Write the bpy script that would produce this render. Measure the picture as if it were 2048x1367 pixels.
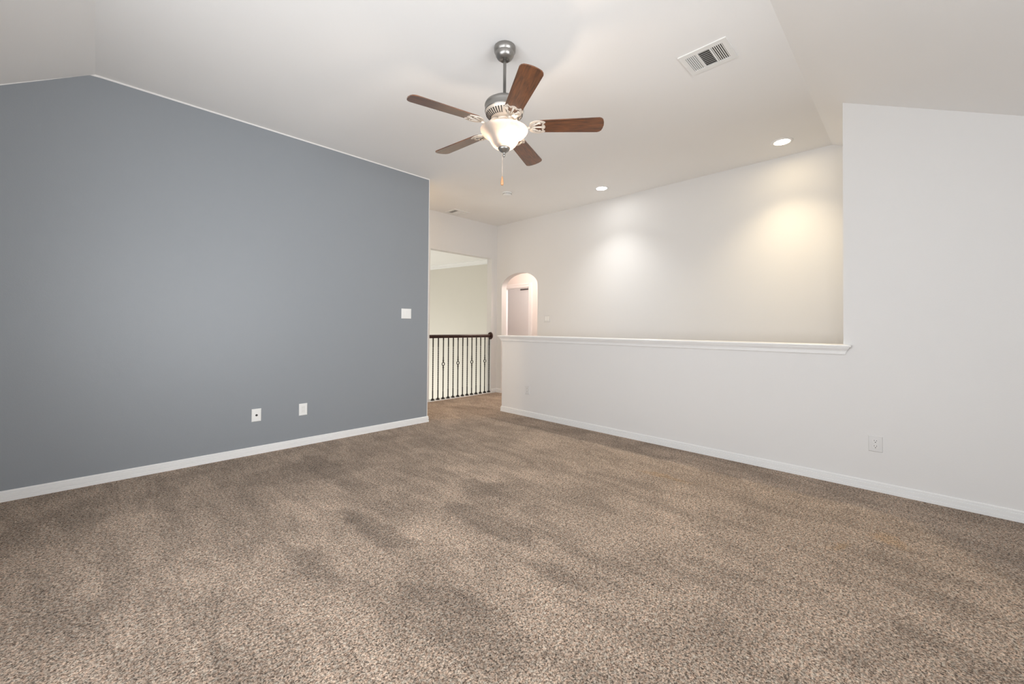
import bpy, bmesh, math, random
from mathutils import Vector, Matrix, Euler

random.seed(7)
scene = bpy.context.scene
for o in list(bpy.data.objects):
    bpy.data.objects.remove(o)

# ------------------------------------------------------------------ camera
H = 1.1888
cam_d = bpy.data.cameras.new('camera')
cam = bpy.data.objects.new('camera', cam_d)
scene.collection.objects.link(cam)
cam_d.sensor_fit = 'HORIZONTAL'
cam_d.sensor_width = 36.0
cam_d.lens = 815.613 / 2048 * 36
cam_d.shift_x = 0.0
cam_d.shift_y = -(683.5 - 643.656) / 2048
cam_d.clip_start = 0.02
yaw, pitch, roll = 0.77622, 0.01294, 0.00754
fw = Vector((math.cos(yaw), math.sin(yaw), 0)); rt = Vector((math.sin(yaw), -math.cos(yaw), 0)); up = Vector((0, 0, 1))
fw2 = math.cos(pitch) * fw + math.sin(pitch) * up
up2 = -math.sin(pitch) * fw + math.cos(pitch) * up
r2 = math.cos(roll) * rt + math.sin(roll) * up2
u2 = -math.sin(roll) * rt + math.cos(roll) * up2
M = Matrix.Identity(4)
for i in range(3):
    M[i][0] = r2[i]; M[i][1] = u2[i]; M[i][2] = -fw2[i]
M[2][3] = H
cam.matrix_world = M
scene.camera = cam

# ------------------------------------------------------------------ world, light, exposure
scene.view_settings.view_transform = 'Standard'
scene.view_settings.look = 'None'
scene.view_settings.gamma = 1.0
scene.view_settings.use_curve_mapping = False
scene.view_settings.exposure = 0.0
scene.cycles.max_bounces = 12
scene.cycles.diffuse_bounces = 8
scene.cycles.glossy_bounces = 3
scene.cycles.transmission_bounces = 6
scene.cycles.transparent_max_bounces = 8
scene.cycles.caustics_reflective = False
scene.cycles.caustics_refractive = False
scene.cycles.sample_clamp_indirect = 4.0
scene.cycles.use_denoising = True

world = bpy.data.worlds.new('world'); scene.world = world
world.use_nodes = True
bg = world.node_tree.nodes['Background']
bg.inputs[0].default_value = (0.80, 0.90, 1.0, 1); bg.inputs[1].default_value = 1.0


def area_light(name, loc, aim, sx, sy, power, col, spread=180):
    d = bpy.data.lights.new(name, 'AREA'); d.shape = 'RECTANGLE'; d.size = sx; d.size_y = sy
    d.energy = power; d.color = col; d.spread = math.radians(spread)
    o = bpy.data.objects.new(name, d); scene.collection.objects.link(o)
    o.location = loc
    o.rotation_euler = Vector(aim).to_track_quat('-Z', 'Y').to_euler()
    return o


def point_light(name, loc, power, col, r=0.08):
    d = bpy.data.lights.new(name, 'POINT'); d.energy = power; d.color = col; d.shadow_soft_size = r
    o = bpy.data.objects.new(name, d); scene.collection.objects.link(o); o.location = loc
    return o


ZC0 = 3.0475
# daylight entering through the two windows behind the photographer
DAY = (0.97, 0.985, 1.0)
area_light('daylight_window_right', (1.2, -1.66, 1.28), (0.0, 1, 0.15), 2.5, 1.3, 33, DAY, 84)
area_light('daylight_window_left', (-0.90, 0.90, 1.36), (1, 0.0, 0.06), 3.3, 1.4, 82, DAY, 160)
# ceiling lamp over the landing, round the corner of the blue wall
area_light('landing_lamp_light', (2.15, 4.93, ZC0 - 0.02), (0, 0, -1), 0.14, 0.14, 21, (1.0, 0.77, 0.52))
# daylight in the open stair hall (its tall window is out of view behind the header)
area_light('daylight_stair_hall', (3.2, 10.9, -1.2), (0.75, -0.4, 0.0), 2.2, 2.4, 160, (1.0, 0.985, 0.95))
# lamp of the little lobby behind the arch, and an added unseen fill light in the room past it
point_light('lobby_lamp_light', (5.72, 4.75, 2.60), 40, (1.0, 0.80, 0.70), 0.10)
point_light('inner_room_fill', (6.62, 5.25, 2.2), 24, (1.0, 0.93, 0.93), 0.15)

# ------------------------------------------------------------------ dimensions
ZC = 3.0475
YB, XB = 4.338, 2.918            # blue wall
XR, YH, YR = 4.052, 4.172, 0.3816  # right wall plane, half-wall end, full-wall edge
XH, YE, XJ = 5.153, 5.4575, 5.022  # hall wall, railing wall, its jamb
XC, YC = -0.0326, 0.568          # ceiling creases
SL, SR = 0.598, 0.477
ZHEAD = 2.434
T = 0.12
XW, YW = -0.74, -1.5             # window walls behind the camera


def zl(x): return ZC - SL * max(0, XC - x)
def zr(y): return ZC - SR * max(0, YC - y)


# ------------------------------------------------------------------ materials
def new_mat(name):
    m = bpy.data.materials.new(name); m.use_nodes = True
    nt = m.node_tree; b = nt.nodes['Principled BSDF']
    return m, nt, b


def N(nt, kind, **kw):
    n = nt.nodes.new(kind)
    for k, v in kw.items():
        setattr(n, k, v)
    return n


def plain(name, col, rough=0.5, metal=0.0, spec=0.5):
    m, nt, b = new_mat(name)
    b.inputs['Base Color'].default_value = (*col, 1)
    b.inputs['Roughness'].default_value = rough
    b.inputs['Metallic'].default_value = metal
    b.inputs['Specular IOR Level'].default_value = spec
    return m


def paint(name, col, rough=0.6, bump=0.12, scale=160, spec=0.3):
    """rolled paint over orange-peel drywall texture"""
    m, nt, b = new_mat(name)
    tc = N(nt, 'ShaderNodeTexCoord')
    n1 = N(nt, 'ShaderNodeTexNoise'); n1.inputs['Scale'].default_value = scale; n1.inputs['Detail'].default_value = 3
    n2 = N(nt, 'ShaderNodeTexNoise'); n2.inputs['Scale'].default_value = 1.6; n2.inputs['Detail'].default_value = 2
    nt.links.new(tc.outputs['Object'], n1.inputs['Vector']); nt.links.new(tc.outputs['Object'], n2.inputs['Vector'])
    mix = N(nt, 'ShaderNodeMix', data_type='RGBA')
    mix.inputs[6].default_value = (*[c * 0.985 for c in col], 1); mix.inputs[7].default_value = (*[min(1, c * 1.015) for c in col], 1)
    nt.links.new(n2.outputs['Fac'], mix.inputs[0]); nt.links.new(mix.outputs[2], b.inputs['Base Color'])
    bp = N(nt, 'ShaderNodeBump'); bp.inputs['Strength'].default_value = bump; bp.inputs['Distance'].default_value = 0.003
    nt.links.new(n1.outputs['Fac'], bp.inputs['Height']); nt.links.new(bp.outputs['Normal'], b.inputs['Normal'])
    b.inputs['Roughness'].default_value = rough; b.inputs['Specular IOR Level'].default_value = spec
    return m


def emit(name, col, strength):
    m = bpy.data.materials.new(name); m.use_nodes = True; nt = m.node_tree
    nt.nodes.remove(nt.nodes['Principled BSDF'])
    e = N(nt, 'ShaderNodeEmission'); e.inputs[0].default_value = (*col, 1); e.inputs[1].default_value = strength
    nt.links.new(e.outputs[0], nt.nodes['Material Output'].inputs[0])
    return m


WHITE = paint('wall_paint_white', (0.74, 0.732, 0.722), 0.55)
CEIL = paint('ceiling_paint_white', (0.85, 0.845, 0.835), 0.75, 0.10)
BLUE = paint('wall_paint_slate_blue', (0.262, 0.282, 0.304), 0.42, 0.10, 170, 0.4)
TRIMW = plain('trim_gloss_white', (0.82, 0.82, 0.815), 0.32)
BEIGE = paint('stair_wall_paint', (0.68, 0.655, 0.595), 0.6)
LOBBY = paint('lobby_paint', (0.76, 0.735, 0.715), 0.6)
PLAST = plain('plastic_white', (0.83, 0.83, 0.815), 0.35)
SLOT = plain('slot_dark', (0.05, 0.048, 0.045), 0.6)
VENTM = plain('vent_enamel_white', (0.80, 0.80, 0.785), 0.4)
DUCT = plain('duct_inside_dark', (0.055, 0.05, 0.042), 0.8)
IRON = plain('wrought_iron_black', (0.035, 0.033, 0.03), 0.45, 0.4)


def nickel():
    m, nt, b = new_mat('brushed_nickel')
    tc = N(nt, 'ShaderNodeTexCoord'); mp = N(nt, 'ShaderNodeMapping'); mp.inputs['Scale'].default_value = (8, 8, 300)
    n = N(nt, 'ShaderNodeTexNoise'); n.inputs['Scale'].default_value = 3
    nt.links.new(tc.outputs['Object'], mp.inputs[0]); nt.links.new(mp.outputs[0], n.inputs['Vector'])
    r = N(nt, 'ShaderNodeMapRange'); r.inputs[3].default_value = 0.27; r.inputs[4].default_value = 0.40
    nt.links.new(n.outputs['Fac'], r.inputs[0]); nt.links.new(r.outputs[0], b.inputs['Roughness'])
    b.inputs['Base Color'].default_value = (0.30, 0.29, 0.275, 1); b.inputs['Metallic'].default_value = 0.9
    return m


NICKEL = nickel()
PEWTER = plain('satin_pewter', (0.72, 0.635, 0.545), 0.42, 0.25)


def wood(name, dark, light, rough, axis_scale=(3, 34, 34)):
    m, nt, b = new_mat(name)
    tc = N(nt, 'ShaderNodeTexCoord'); mp = N(nt, 'ShaderNodeMapping'); mp.inputs['Scale'].default_value = axis_scale
    n = N(nt, 'ShaderNodeTexNoise'); n.inputs['Scale'].default_value = 3.0; n.inputs['Detail'].default_value = 5; n.inputs['Distortion'].default_value = 0.6
    nt.links.new(tc.outputs['Object'], mp.inputs[0]); nt.links.new(mp.outputs[0], n.inputs['Vector'])
    cr = N(nt, 'ShaderNodeValToRGB')
    cr.color_ramp.elements[0].position = 0.33; cr.color_ramp.elements[0].color = (*dark, 1)
    cr.color_ramp.elements[1].position = 0.68; cr.color_ramp.elements[1].color = (*light, 1)
    nt.links.new(n.outputs['Fac'], cr.inputs[0]); nt.links.new(cr.outputs[0], b.inputs['Base Color'])
    b.inputs['Roughness'].default_value = rough
    return m


BLADE = wood('fan_blade_walnut', (0.052, 0.019, 0.009), (0.19, 0.066, 0.022), 0.36)
bb_ = BLADE.node_tree.nodes['Principled BSDF']; bb_.inputs['Coat Weight'].default_value = 0.7; bb_.inputs['Coat Roughness'].default_value = 0.28
RAILW = wood('handrail_mahogany', (0.026, 0.010, 0.008), (0.050, 0.018, 0.013), 0.30)


def carpet():
    m, nt, b = new_mat('carpet_frieze_brown')
    L = nt.links.new
    geo = N(nt, 'ShaderNodeNewGeometry')
    # tuft speckle
    n1 = N(nt, 'ShaderNodeTexNoise'); n1.inputs['Scale'].default_value = 150; n1.inputs['Detail'].default_value = 3.0; n1.inputs['Roughness'].default_value = 0.62
    n1.inputs['Distortion'].default_value = 0.8
    n2 = N(nt, 'ShaderNodeTexNoise'); n2.inputs['Scale'].default_value = 62; n2.inputs['Detail'].default_value = 2
    n3 = N(nt, 'ShaderNodeTexNoise'); n3.inputs['Scale'].default_value = 75; n3.inputs['Detail'].default_value = 1
    for n in (n1, n2, n3):
        L(geo.outputs['Position'], n.inputs['Vector'])
    add = N(nt, 'ShaderNodeMath', operation='MULTIPLY_ADD'); add.inputs[1].default_value = 0.30
    L(n2.outputs['Fac'], add.inputs[0]); L(n1.outputs['Fac'], add.inputs[2])
    sub = N(nt, 'ShaderNodeMath', operation='SUBTRACT'); sub.inputs[1].default_value = 0.15
    L(add.outputs[0], sub.inputs[0])
    cr = N(nt, 'ShaderNodeValToRGB'); e = cr.color_ramp.elements
    e[0].position = 0.355; e[0].color = (0.079, 0.056, 0.041, 1)
    e[1].position = 0.70; e[1].color = (0.796, 0.671, 0.542, 1)
    k = cr.color_ramp.elements.new(0.45); k.color = (0.268, 0.200, 0.149, 1)
    k = cr.color_ramp.elements.new(0.555); k.color = (0.523, 0.418, 0.328, 1)
    L(sub.outputs[0], cr.inputs[0])
    # individual yarn hue drift (greyer / redder tufts)
    hue = N(nt, 'ShaderNodeMix', data_type='RGBA', blend_type='MULTIPLY'); hue.inputs[0].default_value = 1.0
    hr = N(nt, 'ShaderNodeValToRGB'); hr.color_ramp.elements[0].position = 0.35; hr.color_ramp.elements[0].color = (0.93, 1.0, 1.05, 1)
    hr.color_ramp.elements[1].position = 0.65; hr.color_ramp.elements[1].color = (1.06, 0.97, 0.93, 1)
    L(n3.outputs['Fac'], hr.inputs[0]); L(cr.outputs[0], hue.inputs[6]); L(hr.outputs[0], hue.inputs[7])
    # brushed nap: soft random patches plus vacuum strokes
    big = N(nt, 'ShaderNodeTexNoise'); big.inputs['Scale'].default_value = 2.3; big.inputs['Detail'].default_value = 4; big.inputs['Roughness'].default_value = 0.6
    L(geo.outputs['Position'], big.inputs['Vector'])
    br = N(nt, 'ShaderNodeMapRange'); br.inputs[1].default_value = 0.36; br.inputs[2].default_value = 0.66
    br.inputs[3].default_value = 0.86; br.inputs[4].default_value = 1.14
    L(big.outputs['Fac'], br.inputs[0])
    st = N(nt, 'ShaderNodeMapping'); st.inputs['Rotation'].default_value = (0, 0, 0.12); st.inputs['Scale'].default_value = (7.0, 2.0, 1.0)
    L(geo.outputs['Position'], st.inputs[0])
    sn = N(nt, 'ShaderNodeTexNoise'); sn.inputs['Scale'].default_value = 1.0; sn.inputs['Detail'].default_value = 6; sn.inputs['Roughness'].default_value = 0.65; sn.inputs['Distortion'].default_value = 0.8
    L(st.outputs[0], sn.inputs['Vector'])
    sr_ = N(nt, 'ShaderNodeMapRange', interpolation_type='SMOOTHSTEP'); sr_.inputs[1].default_value = 0.40; sr_.inputs[2].default_value = 0.58; sr_.inputs[3].default_value = 0.86; sr_.inputs[4].default_value = 1.07
    L(sn.outputs['Fac'], sr_.inputs[0])
    m0 = N(nt, 'ShaderNodeMath', operation='MULTIPLY'); L(br.outputs[0], m0.inputs[0]); L(sr_.outputs[0], m0.inputs[1])
    cur = m0.outputs[0]
    warp = N(nt, 'ShaderNodeTexNoise'); warp.inputs['Scale'].default_value = 6; warp.inputs['Detail'].default_value = 3
    L(geo.outputs['Position'], warp.inputs['Vector'])
    wv = N(nt, 'ShaderNodeVectorMath', operation='SCALE'); wv.inputs['Scale'].default_value = 0.20
    wc = N(nt, 'ShaderNodeVectorMath', operation='SUBTRACT'); wc.inputs[1].default_value = (0.5, 0.5, 0.5)
    L(warp.outputs['Color'], wc.inputs[0]); L(wc.outputs[0], wv.inputs[0])
    wp = N(nt, 'ShaderNodeVectorMath', operation='ADD'); L(geo.outputs['Position'], wp.inputs[0]); L(wv.outputs[0], wp.inputs[1])
    for (x0, y0, x1, y1, hw, amt) in STROKES:
        cx, cy = (x0 + x1) / 2, (y0 + y1) / 2
        ln = math.hypot(x1 - x0, y1 - y0) / 2 + 0.03; ang = math.atan2(y1 - y0, x1 - x0)
        mp = N(nt, 'ShaderNodeMapping', vector_type='TEXTURE')
        mp.inputs['Location'].default_value = (cx, cy, 0); mp.inputs['Rotation'].default_value = (0, 0, ang)
        mp.inputs['Scale'].default_value = (ln, hw, 1)
        L(wp.outputs[0], mp.inputs[0])
        sx = N(nt, 'ShaderNodeVectorMath', operation='MULTIPLY'); sx.inputs[1].default_value = (1, 1, 0); L(mp.outputs[0], sx.inputs[0])
        le = N(nt, 'ShaderNodeVectorMath', operation='LENGTH'); L(sx.outputs[0], le.inputs[0])
        r = N(nt, 'ShaderNodeMapRange', interpolation_type='SMOOTHSTEP'); r.inputs[1].default_value = 0.70; r.inputs[2].default_value = 1.15
        r.inputs[3].default_value = 1.0 + amt * 1.35; r.inputs[4].default_value = 1.0
        L(le.outputs['Value'], r.inputs[0])
        mu = N(nt, 'ShaderNodeMath', operation='MULTIPLY'); L(cur, mu.inputs[0]); L(r.outputs[0], mu.inputs[1])
        cur = mu.outputs[0]
    sc = N(nt, 'ShaderNodeVectorMath', operation='SCALE'); L(hue.outputs[2], sc.inputs[0]); L(cur, sc.inputs['Scale'])
    col = sc.outputs[0]
    # warm patches of lamp light painted into the carpet colour
    for (sx_, sy_, ln, hw, ang) in LIGHT_PATCHES:
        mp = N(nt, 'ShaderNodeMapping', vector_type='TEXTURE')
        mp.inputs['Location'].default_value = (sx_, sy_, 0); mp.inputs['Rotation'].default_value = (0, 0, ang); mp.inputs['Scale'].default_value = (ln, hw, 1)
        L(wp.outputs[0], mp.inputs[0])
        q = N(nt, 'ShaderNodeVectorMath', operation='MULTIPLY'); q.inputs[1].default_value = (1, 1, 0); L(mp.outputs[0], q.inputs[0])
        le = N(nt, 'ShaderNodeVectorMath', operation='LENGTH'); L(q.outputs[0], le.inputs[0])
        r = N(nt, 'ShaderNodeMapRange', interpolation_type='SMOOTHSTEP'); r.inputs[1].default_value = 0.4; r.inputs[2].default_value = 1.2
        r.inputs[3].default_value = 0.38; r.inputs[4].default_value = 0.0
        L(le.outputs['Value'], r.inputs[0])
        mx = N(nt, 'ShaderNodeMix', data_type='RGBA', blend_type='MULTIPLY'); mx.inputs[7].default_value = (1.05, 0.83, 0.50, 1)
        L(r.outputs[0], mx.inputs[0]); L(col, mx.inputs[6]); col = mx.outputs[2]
    L(col, b.inputs['Base Color'])
    bp = N(nt, 'ShaderNodeBump'); bp.inputs['Strength'].default_value = 0.8; bp.inputs['Distance'].default_value = 0.010
    L(sub.outputs[0], bp.inputs['Height']); L(bp.outputs['Normal'], b.inputs['Normal'])
    b.inputs['Roughness'].default_value = 0.95; b.inputs['Specular IOR Level'].default_value = 0.1
    b.inputs['Sheen Weight'].default_value = 0.08
    return m


STROKES = [
    (1.13, 2.609, 1.198, 1.932, 0.081, -0.2),
    (1.986, 2.544, 2.099, 1.812, 0.127, -0.17),
    (1.665, 2.239, 1.693, 1.477, 0.101, -0.2),
    (0.752, 2.373, 0.784, 1.878, 0.057, -0.14),
    (1.014, 1.696, 1.175, 1.18, 0.091, -0.13),
    (1.385, 4.063, 1.355, 2.886, 0.109, -0.13),
    (0.696, 3.706, 1.748, 3.316, 0.26, -0.15),
    (1.523, 1.443, 1.607, 1.06, 0.074, -0.1),
    (0.37, 2.29, 0.303, 1.719, 0.043, -0.12),
    (0.931, 1.317, 1.071, 0.951, 0.082, -0.13),
    (-0.217, 3.169, 0.062, 1.96, 0.076, -0.1),
    (2.443, -0.077, 1.861, 0.16, 0.064, -0.08),
    (2.442, 3.765, 2.559, 2.924, 0.145, -0.1),
    (2.145, 2.84, 2.214, 2.291, 0.181, 0.13),
    (0.892, 3.076, 1.035, 2.442, 0.124, 0.12),
    (2.048, 2.119, 2.107, 1.882, 0.102, 0.12),
    (1.331, 2.15, 1.331, 1.513, 0.081, 0.1),
    (1.491, 1.539, 1.36, 1.044, 0.081, 0.08),
    (2.455, 1.429, 2.434, 0.817, 0.183, 0.07),
    (0.12, 3.527, 0.437, 2.651, 0.123, 0.06)]
LIGHT_PATCHES = [(3.221, 1.405, 0.244, 0.048, -1.45), (3.17, 0.094, 0.107, 0.06, -1.937), (2.89, 0.31, 0.096, 0.03, -0.362)]  # where the glow of the hall lights is tinted into the carpet
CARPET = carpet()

# ------------------------------------------------------------------ mesh helpers
def bm_new(): return bmesh.new()


def add_box(bm, x0, x1, y0, y1, z0, z1, mi=0, mat=None):
    vs = [bm.verts.new((x, y, z)) for x in (x0, x1) for y in (y0, y1) for z in (z0, z1)]
    if mat is not None:
        for v in vs: v.co = mat @ v.co
    fs = []
    for idx in ((0, 1, 3, 2), (4, 6, 7, 5), (0, 4, 5, 1), (2, 3, 7, 6), (0, 2, 6, 4), (1, 5, 7, 3)):
        f = bm.faces.new([vs[i] for i in idx]); f.material_index = mi; fs.append(f)
    return fs


def add_prism(bm, poly, axis, a, b, mi=0):
    """poly: 2-D outline; axis 'x': (y,z), 'y': (x,z), 'z': (x,y); extruded from a to b"""
    def P(p, t):
        return {'x': (t, p[0], p[1]), 'y': (p[0], t, p[1]), 'z': (p[0], p[1], t)}[axis]
    va = [bm.verts.new(P(p, a)) for p in poly]; vb = [bm.verts.new(P(p, b)) for p in poly]
    fs = [bm.faces.new(va), bm.faces.new(vb[::-1])]
    n = len(poly)
    for i in range(n):
        fs.append(bm.faces.new([va[i], vb[i], vb[(i + 1) % n], va[(i + 1) % n]]))
    for f in fs: f.material_index = mi
    return fs


def add_lathe(bm, prof, seg=40, c=(0, 0, 0), mi=0, close=True, axis='z'):
    """prof: list of (r, h); revolve round an axis through c"""
    rings = []
    for r, h in prof:
        ring = []
        if r < 1e-6:
            ring = [bm.verts.new(ax_pt(axis, c, 0, 0, h))] * seg
        else:
            for i in range(seg):
                a = 2 * math.pi * i / seg
                ring.append(bm.verts.new(ax_pt(axis, c, r * math.cos(a), r * math.sin(a), h)))
        rings.append(ring)
    for k in range(len(rings) - 1):
        A, B = rings[k], rings[k + 1]
        for i in range(seg):
            j = (i + 1) % seg
            q = [A[i], A[j], B[j], B[i]]
            u = []
            for v in q:
                if v not in u: u.append(v)
            if len(u) >= 3:
                f = bm.faces.new(u); f.material_index = mi; f.smooth = True


def ax_pt(axis, c, u, v, h):
    if axis == 'z': return (c[0] + u, c[1] + v, c[2] + h)
    if axis == 'x': return (c[0] + h, c[1] + u, c[2] + v)
    return (c[0] + u, c[1] + h, c[2] + v)


def add_tube(bm, pts, r, seg=10, mi=0):
    pts = [Vector(p) for p in pts]
    rad = r if isinstance(r, (list, tuple)) else [r] * len(pts)
    rings = []
    for i, p in enumerate(pts):
        d = (pts[min(i + 1, len(pts) - 1)] - pts[max(i - 1, 0)]).normalized()
        s = Vector((0, 0, 1)) if abs(d.z) < 0.9 else Vector((1, 0, 0))
        u = d.cross(s).normalized(); w = d.cross(u)
        rings.append([bm.verts.new(p + rad[i] * (math.cos(2 * math.pi * k / seg) * u + math.sin(2 * math.pi * k / seg) * w)) for k in range(seg)])
    for A, B in zip(rings, rings[1:]):
        for k in range(seg):
            f = bm.faces.new([A[k], A[(k + 1) % seg], B[(k + 1) % seg], B[k]]); f.smooth = True; f.material_index = mi
    bm.faces.new(rings[0]).material_index = mi; bm.faces.new(rings[-1][::-1]).material_index = mi


def obj(name, bm, mats, parent=None, smooth=None, bevel=None, tri=False):
    if tri:
        bm.normal_update()
        bmesh.ops.triangulate(bm, faces=bm.faces[:])
    bmesh.ops.recalc_face_normals(bm, faces=bm.faces[:])
    me = bpy.data.meshes.new(name); bm.to_mesh(me); bm.free()
    for m in (mats if isinstance(mats, (list, tuple)) else [mats]): me.materials.append(m)
    o = bpy.data.objects.new(name, me); scene.collection.objects.link(o)
    if parent is not None: o.parent = parent
    if bevel:
        md = o.modifiers.new('bevel', 'BEVEL'); md.width = bevel; md.segments = 2; md.limit_method = 'ANGLE'; md.angle_limit = math.radians(40)
    return o


def struct(name, bm, mats, parent=None, **kw):
    o = obj(name, bm, mats, parent, **kw)
    if parent is None: o['kind'] = 'structure'
    return o


def thing(name, label, cat, loc=(0, 0, 0), rot=(0, 0, 0), group=None):
    o = bpy.data.objects.new(name, None); scene.collection.objects.link(o)
    o.empty_display_size = 0.05
    o.location = loc; o.rotation_euler = rot; o['label'] = label; o['category'] = cat
    if group: o['group'] = group
    return o


def dup(root, loc, rot, label):
    r = root.copy(); scene.collection.objects.link(r); r.location = loc; r.rotation_euler = rot; r['label'] = label
    for ch in list(root.children):
        c = ch.copy(); scene.collection.objects.link(c); c.parent = r
        for g in list(ch.children):
            d = g.copy(); scene.collection.objects.link(d); d.parent = c
    return r


# ------------------------------------------------------------------ floor and ceiling
bm = bm_new()
add_prism(bm, [(XW - T, YW - T), (7.1, YW - T), (7.1, 7.12), (6.79, 7.12), (5.142, 5.5775), (XJ, 5.5775), (XJ, 5.452), (1.5, 5.452), (1.5, YB + T), (XW - T, YB + T)], 'z', 0, -0.28)
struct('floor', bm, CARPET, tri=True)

bm = bm_new()
zw = zl(XW); yhip = YC - (ZC - zw) / SR
polys = [[(XC, YC, ZC), (XH + T, YC, ZC), (XH + T, YE + T, ZC), (1.5, YE + T, ZC), (1.5, YB + T, ZC), (XC, YB + T, ZC)],
         [(XC, YC, ZC), (XC, YB + T, ZC), (XW - T, YB + T, zl(XW - T)), (XW - T, YC - (ZC - zl(XW - T)) / SR, zl(XW - T))],
         [(XC, YC, ZC), (XW - T, YC - (ZC - zl(XW - T)) / SR, zl(XW - T)), (XW - T, YW - T, zr(YW - T)), (XH + T, YW - T, zr(YW - T)), (XH + T, YC, ZC)]]
for p in polys:
    a = [bm.verts.new(v) for v in p]; b_ = [bm.verts.new((v[0], v[1], v[2] + 0.12)) for v in p]
    bm.faces.new(a); bm.faces.new(b_[::-1])
    n = len(p)
    for i in range(n):
        bm.faces.new([a[i], b_[i], b_[(i + 1) % n], a[(i + 1) % n]])
bmesh.ops.remove_doubles(bm, verts=bm.verts[:], dist=1e-4)
struct('ceiling', bm, CEIL)

# ------------------------------------------------------------------ walls
# blue accent wall: blue paint stops a finger short of ceiling and corner, leaving a white line
bm = bm_new()
out = [(XW - T, 0), (XB, 0), (XB, ZC), (XC, ZC), (XW - T, zl(XW - T))]
fs = add_prism(bm, out, 'y', YB, YB + T)
bm.faces.remove(fs[0])
bm.verts.ensure_lookup_table()
outer = [v for v in bm.verts if abs(v.co.y - YB) < 1e-6]
g = 0.013
inn = [(XW - T, 0), (XB - 0.010, 0), (XB - 0.010, ZC - g), (XC + 0.03, ZC - g), (XC - 0.03, ZC - g - 0.004), (XW - T, zl(XW - T) - g * 1.15)]
iv = [bm.verts.new((x, YB, z)) for x, z in inn]
bm.faces.new(iv).material_index = 1
ov = [min(outer, key=lambda v: (v.co.x - x) ** 2 + (v.co.z - z) ** 2) for x, z in out]
for q in ([ov[1], ov[2], iv[2], iv[1]], [ov[2], ov[3], iv[3], iv[2]], [ov[3], iv[4], iv[3]], [ov[3], ov[4], iv[5], iv[4]]):
    bm.faces.new(q)
bmesh.ops.remove_doubles(bm, verts=bm.verts[:], dist=1e-5)
struct('wall_left', bm, [WHITE, BLUE])

bm = bm_new()
ZCAP = 1.0747
add_prism(bm, [(YW - T, 0), (YH, 0), (YH, ZCAP - 0.020), (YR, ZCAP - 0.020), (YR, zr(YR)), (YW - T, zr(YW - T))], 'x', XR, XR + T)
struct('wall_right', bm, WHITE, tri=True)

bm = bm_new()
AY0, AY1, AZS, AZR = 4.4645, 5.327, 1.885, 0.258
arch = []
for i in range(33):
    a = math.pi * i / 32
    arch.append(((AY0 + AY1) / 2 - (AY1 - AY0) / 2 * math.cos(a), AZS + AZR * math.sin(a) ** 0.92))
add_prism(bm, [(YW - T, 0), (AY0, 0)] + arch + [(AY1, 0), (YE + T, 0), (YE + T, ZC), (YC, ZC), (YW - T, zr(YW - T))], 'x', XH, XH + T)
struct('wall_hall', bm, WHITE, tri=True)

bm = bm_new()
add_prism(bm, [(1.5, -0.28), (3.695, -0.28), (3.695, ZHEAD), (XJ, ZHEAD), (XJ, 0), (XH, 0), (XH, ZC), (1.5, ZC)], 'y', YE, YE + T)
struct('wall_railing', bm, WHITE, tri=True)
bm = bm_new(); add_box(bm, 1.38, 1.5, YB + T, YE + T, 0, ZC); struct('wall_landing', bm, WHITE)

# window walls behind the camera
bm = bm_new()
wx0, wx1, wz0, wz1 = -0.1, 2.5, 0.6, 1.96
add_box(bm, XW - T, wx0, YW - T, YW, 0, zr(YW)); add_box(bm, wx1, XH + T, YW - T, YW, 0, zr(YW))
add_box(bm, wx0, wx1, YW - T, YW, 0, wz0); add_box(bm, wx0, wx1, YW - T, YW, wz1, zr(YW))
struct('wall_rear', bm, WHITE)
bm = bm_new()
vy0, vy1, vz0, vz1 = -0.85, 2.65, 0.62, 2.12
def wprof(y): return min(zl(XW), zr(y))
add_box(bm, XW - T, XW, vy1, YB, 0, zl(XW)); add_box(bm, XW - T, XW, vy0, vy1, 0, vz0); add_prism(bm, [(vy0, vz1), (vy1, vz1), (vy1, zl(XW)), (yhip, zl(XW)), (vy0, zr(vy0))], 'x', XW - T, XW)
add_prism(bm, [(YW, 0), (vy0, 0), (vy0, zr(vy0)), (YW, zr(YW))], 'x', XW - T, XW)
struct('wall_window', bm, WHITE)
for nm, pts in (('window_1', ('y', wx0, wx1, wz0, wz1, YW - 0.06)), ('window_2', ('x', vy0, vy1, vz0, vz1, XW - 0.06))):
    ax, a0, a1, z0, z1, p = pts
    bm = bm_new()
    def bar(u0, u1, w0, w1):
        if ax == 'y': add_box(bm, u0, u1, p - 0.02, p + 0.02, w0, w1)
        else: add_box(bm, p - 0.02, p + 0.02, u0, u1, w0, w1)
    f = 0.045
    bar(a0, a1, z0, z0 + f); bar(a0, a1, z1 - f, z1); bar(a0, a0 + f, z0 + f, z1 - f); bar(a1 - f, a1, z0 + f, z1 - f)
    bar((a0 + a1) / 2 - f / 2, (a0 + a1) / 2 + f / 2, z0 + f, z1 - f)
    struct(nm, bm, TRIMW)

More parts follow.
